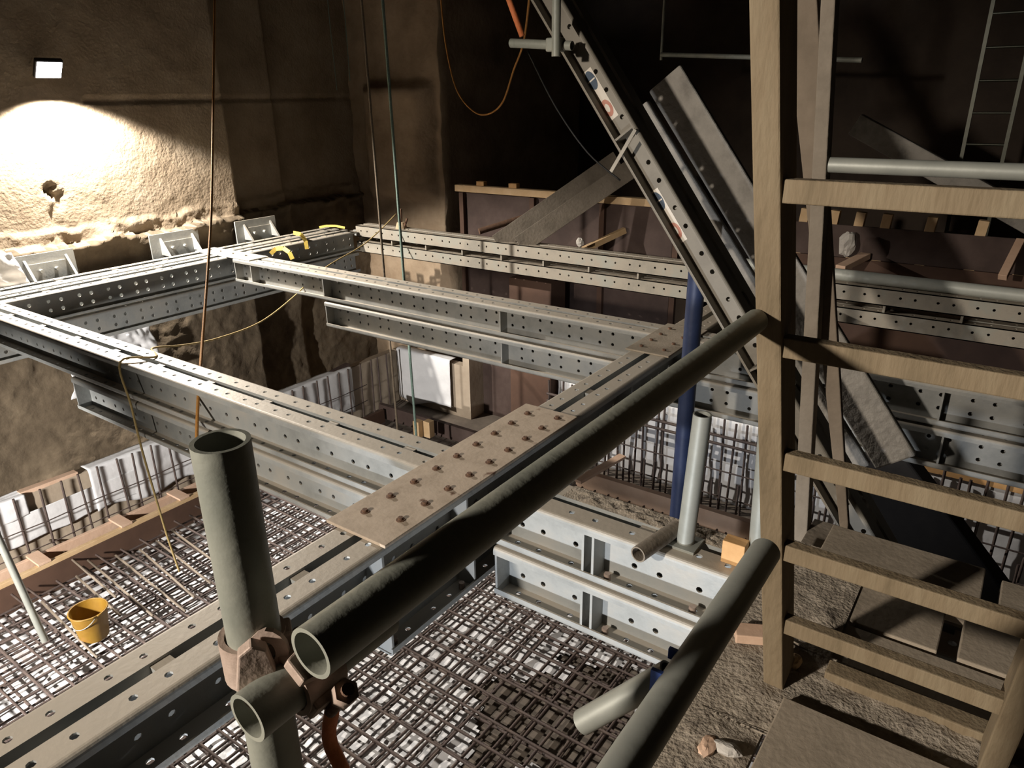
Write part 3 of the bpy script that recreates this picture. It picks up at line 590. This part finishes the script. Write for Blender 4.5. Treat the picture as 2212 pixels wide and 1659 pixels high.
tag(MB().grid(lambda u, v: (-8.46+.05*nz(u*2, v*3, 7, 2), 2.35+.75*u+.15*v, -1.42-.5*v), 16, 16).build('polythene_sheet', 'white', solid=.003), 'bluish white sheet on the wall at left picture edge', 'plastic sheet')
# ------------------------------------------------------------------ ropes and cables
def rope(name, label, pts, r, m, cat='rope', sub=6):
    q = [V(p) for p in pts]; out = []
    for i in range(len(q)-1):
        a, b, c, d = q[max(i-1, 0)], q[i], q[i+1], q[min(i+2, len(q)-1)]
        for k in range(sub):
            s = k/sub; out.append(.5*((2*b)+(c-a)*s+(2*a-5*b+4*c-d)*s*s+(3*b-a-3*c+d)*s*s*s))
    out.append(q[-1]); mb = MB(); mb.path(out, r, 8); return tag(mb.build(name, m), label, cat)
rope('hanging_line', 'long orange line hanging across the lit wall to the upright tube', [P(464, -40, y=5.0), P(461, 200, y=4.45), P(457, 440, y=3.85), P(449, 580, y=3.4), P(437, 740, y=2.9), P(428, 860, y=2.5), P(424, 975, y=2.22)], .011, 'orange_rope', 'line')
a = P(808, 330, y=6.3); rope('hanging_rope', 'dark twisted rope hanging left of the green one', [(a.x-.02, a.y, 2.6), (a.x, a.y, 0), (a.x+.01, a.y, -2), (a.x+.03, a.y, -4.3)], .015, 'tan_rope')
a = P(851, 330, y=6.3); rope('hanging_rope', 'pale green twisted rope hanging in centre', [(a.x-.03, a.y, 2.6), (a.x, a.y, 0), (a.x+.02, a.y, -2), (a.x+.05, a.y, -4.3)], .017, 'green_rope')
rope('sagging_cable', 'thin tan cable sagging from far corner onto near cross beam', [P(856, 462, y=7.3), P(790, 525, y=6.6), P(700, 580, y=5.55), P(630, 645, y=5.0), P(560, 697, y=4.4), P(470, 731, y=3.7), P(400, 745, y=3.2), P(330, 752, y=2.78), (P(262, 792, y=2.40).x+.12, 2.60, TZ+.008), (P(262, 792, y=2.40).x, 2.40, TZ+.005), P(283, 875, y=2.36), P(305, 965, y=2.34), P(335, 1070, y=2.32), P(362, 1160, y=2.3), P(388, 1235, y=2.3)], .008, 'yellow_rope', 'cable')
rope('looped_line', 'thin brown line hanging in a long loop in the dark', [P(950, -30, y=6.5), P(962, 90, y=6.5), P(985, 190, y=6.5), P(1020, 238, y=6.5), P(1052, 247, y=6.5), P(1085, 222, y=6.4), P(1110, 150, y=6.2), P(1130, 95, y=5.8), P(1142, 10, y=5.2), P(1144, -30, y=5.1)], .009, 'orange_rope', 'cord')
mb = MB(); mb.path([P(1085, -40, y=3.7), P(1128, 78, y=3.72)], .016, 8); tag(mb.build('lashing_strap', 'orange'), 'orange strap stretched down to the short tube at top centre', 'strap')
for k, (p0, p1) in enumerate((((713, 55), (728, 195)), ((747, 60), (756, 175)))):
    rope('thin_thread', ('left' if k == 0 else 'right')+' one of two thin threads hanging before the pier', [P(*p0, y=8.2)+Z*1.2, P(*p0, y=8.2), P(*p1, y=8.2)], .006, 'green_rope', 'cord')
rope('dark_cable', 'dark cable dropping behind the stickered strut', [P(1140, 110, y=6.5), P(1200, 230, y=6.6), P(1270, 330, y=6.7), P(1340, 390, y=6.8)], .009, 'black', 'cable')
def band(label, pts, w=.05):
    q = [V(p) for p in pts]; mb = MB()
    for a, b in zip(q[:-1], q[1:]): mb.bar(a, b, w, .006, (b-a).cross(V((.6, -.5, .1))).cross(b-a) if True else Z)
    tag(mb.build('sling', 'strap'), label, 'sling', 'yellow slings')
band('yellow sling looped on the end of middle cross beam', [P(585, 548, y=5.5), P(596, 537, y=5.5), P(612, 536, y=5.5), P(625, 545, y=5.5), P(632, 560, y=5.5)])
band('yellow sling hanging down the wall waling', [P(634, 503, x=-8.05), P(650, 506, x=-7.75), P(660, 520, x=-7.74), P(663, 538, x=-7.74)])
band('yellow sling draped over far end of the wall waling', [P(690, 491, x=-8.2), P(705, 488, x=-8.1), P(725, 488, x=-7.95), P(745, 492, x=-7.8)], .03)
t = thing('tool_sack', P(870, 500, y=7.4), 'tan sack of tools on the far waling behind the green rope', 'sack')
sc_ = P(868, 505, y=7.4); mb = MB(); mb.tube(sc_, sc_+Z*.12, .10, 16, .07); mb.tube(sc_+Z*.12, sc_+Z*.16, .07, 16, .055); mb.build('bag', 'sack', t)
MB().tube(sc_+Z*.14, sc_+V((.01, 0, .34)), .02, 8).build('tool', 'rust', t); MB().tube(sc_+V((.06, 0, .1)), sc_+V((.12, 0, .22)), .015, 8).build('tool', 'rust', t)
# ------------------------------------------------------------------ scaffold bits in the dark
a = P(1104, 93, y=3.75); b_ = P(1236, 99, y=3.75)
tag(MB().tube(a, b_, R, 20, hollow=.004).build('short_tube', 'tube'), 'short horizontal tube clamped across the top of stickered strut', 'scaffold tube')
a = P(1201, 122, y=3.69); tag(MB().tube(a, a+Z*1.3, R, 20, hollow=.004).build('upright_tube', 'tube'), 'upright tube clamped to the short horizontal tube at top', 'scaffold tube')
a = P(1200, 97, y=3.72); tag(MB().bar(a-Z*.035, a+Z*.035, .075, .09, (0, 1, 0)).build('scaffold_coupler', 'tube', bevel=.008), 'grey coupler joining the two tubes at top centre', 'coupler')
a = P(1428, 118, y=8.8); b_ = P(1862, 130, y=8.8); tag(MB().tube(a, b_, .026, 14).build('far_rail', 'tube'), 'thin pale rail tube far back at upper right', 'scaffold tube')
a = P(1428, 130, y=8.85); tag(MB().tube(a, a+Z*2, .016, 12).build('far_upright', 'tube'), 'thin far upright at left end of the far rail tube', 'scaffold tube')
b0 = P(2120, 480, y=9.7); t = thing('metal_ladder', (b0.x, 9.7, -4.6), 'slim aluminium ladder against dark back wall at right', 'ladder')
xl, xr = P(2076, 345, y=9.7).x, P(2166, 345, y=9.7).x
for x in (xl, xr): MB().box((x-.018, 9.68, -4.6), (x+.018, 9.74, 1.0)).build('rail', 'alu', t)
z = -4.4
while z < .9: MB().tube((xl, 9.71, z), (xr, 9.71, z), .014, 10).build('rung', 'alu', t); z += .32
# ------------------------------------------------------------------ light
def spot(name, loc, to, e, col, ang, blend, size):
    l = bpy.data.lights.new(name, 'SPOT'); l.energy = e; l.color = col; l.spot_size = math.radians(ang); l.spot_blend = blend; l.shadow_soft_size = size
    o = bpy.data.objects.new(name, l); COL.objects.link(o); o.location = V(loc); o.rotation_euler = (V(to)-V(loc)).to_track_quat('-Z', 'Y').to_euler(); return o
spot('lamp_beam', lc+ld*.03, lc+V((.30, .06, -1)), 2000, (1, .93, .84), 132, .25, .05)
spot('site_light', (-2.9, -4.0, .75), (-2.9+1.25, -4+5.6, .75-2.75), 2000, (1, .90, .78), 64, .6, .14)
spot('pit_light', (-1.2, -2.0, -3.0), (-1.6, 2.5, -2.38), 760, (.90, .94, 1), 42, .6, .12)
spot('back_pit_light', (-5.4, -1.5, -2.3), (-7.75, 5.0, -5.75), 2200, (1, .95, .89), 68, .5, .12)
SC.cycles.max_bounces = 6; SC.cycles.diffuse_bounces = 2
w = bpy.data.worlds.new('world'); SC.world = w; w.use_nodes = True
w.node_tree.nodes['Background'].inputs[0].default_value = (1, .8, .6, 1); w.node_tree.nodes['Background'].inputs[1].default_value = .004
for o in list(COL.objects):
    if o.parent is None and o is not co: o.location.z += ZO
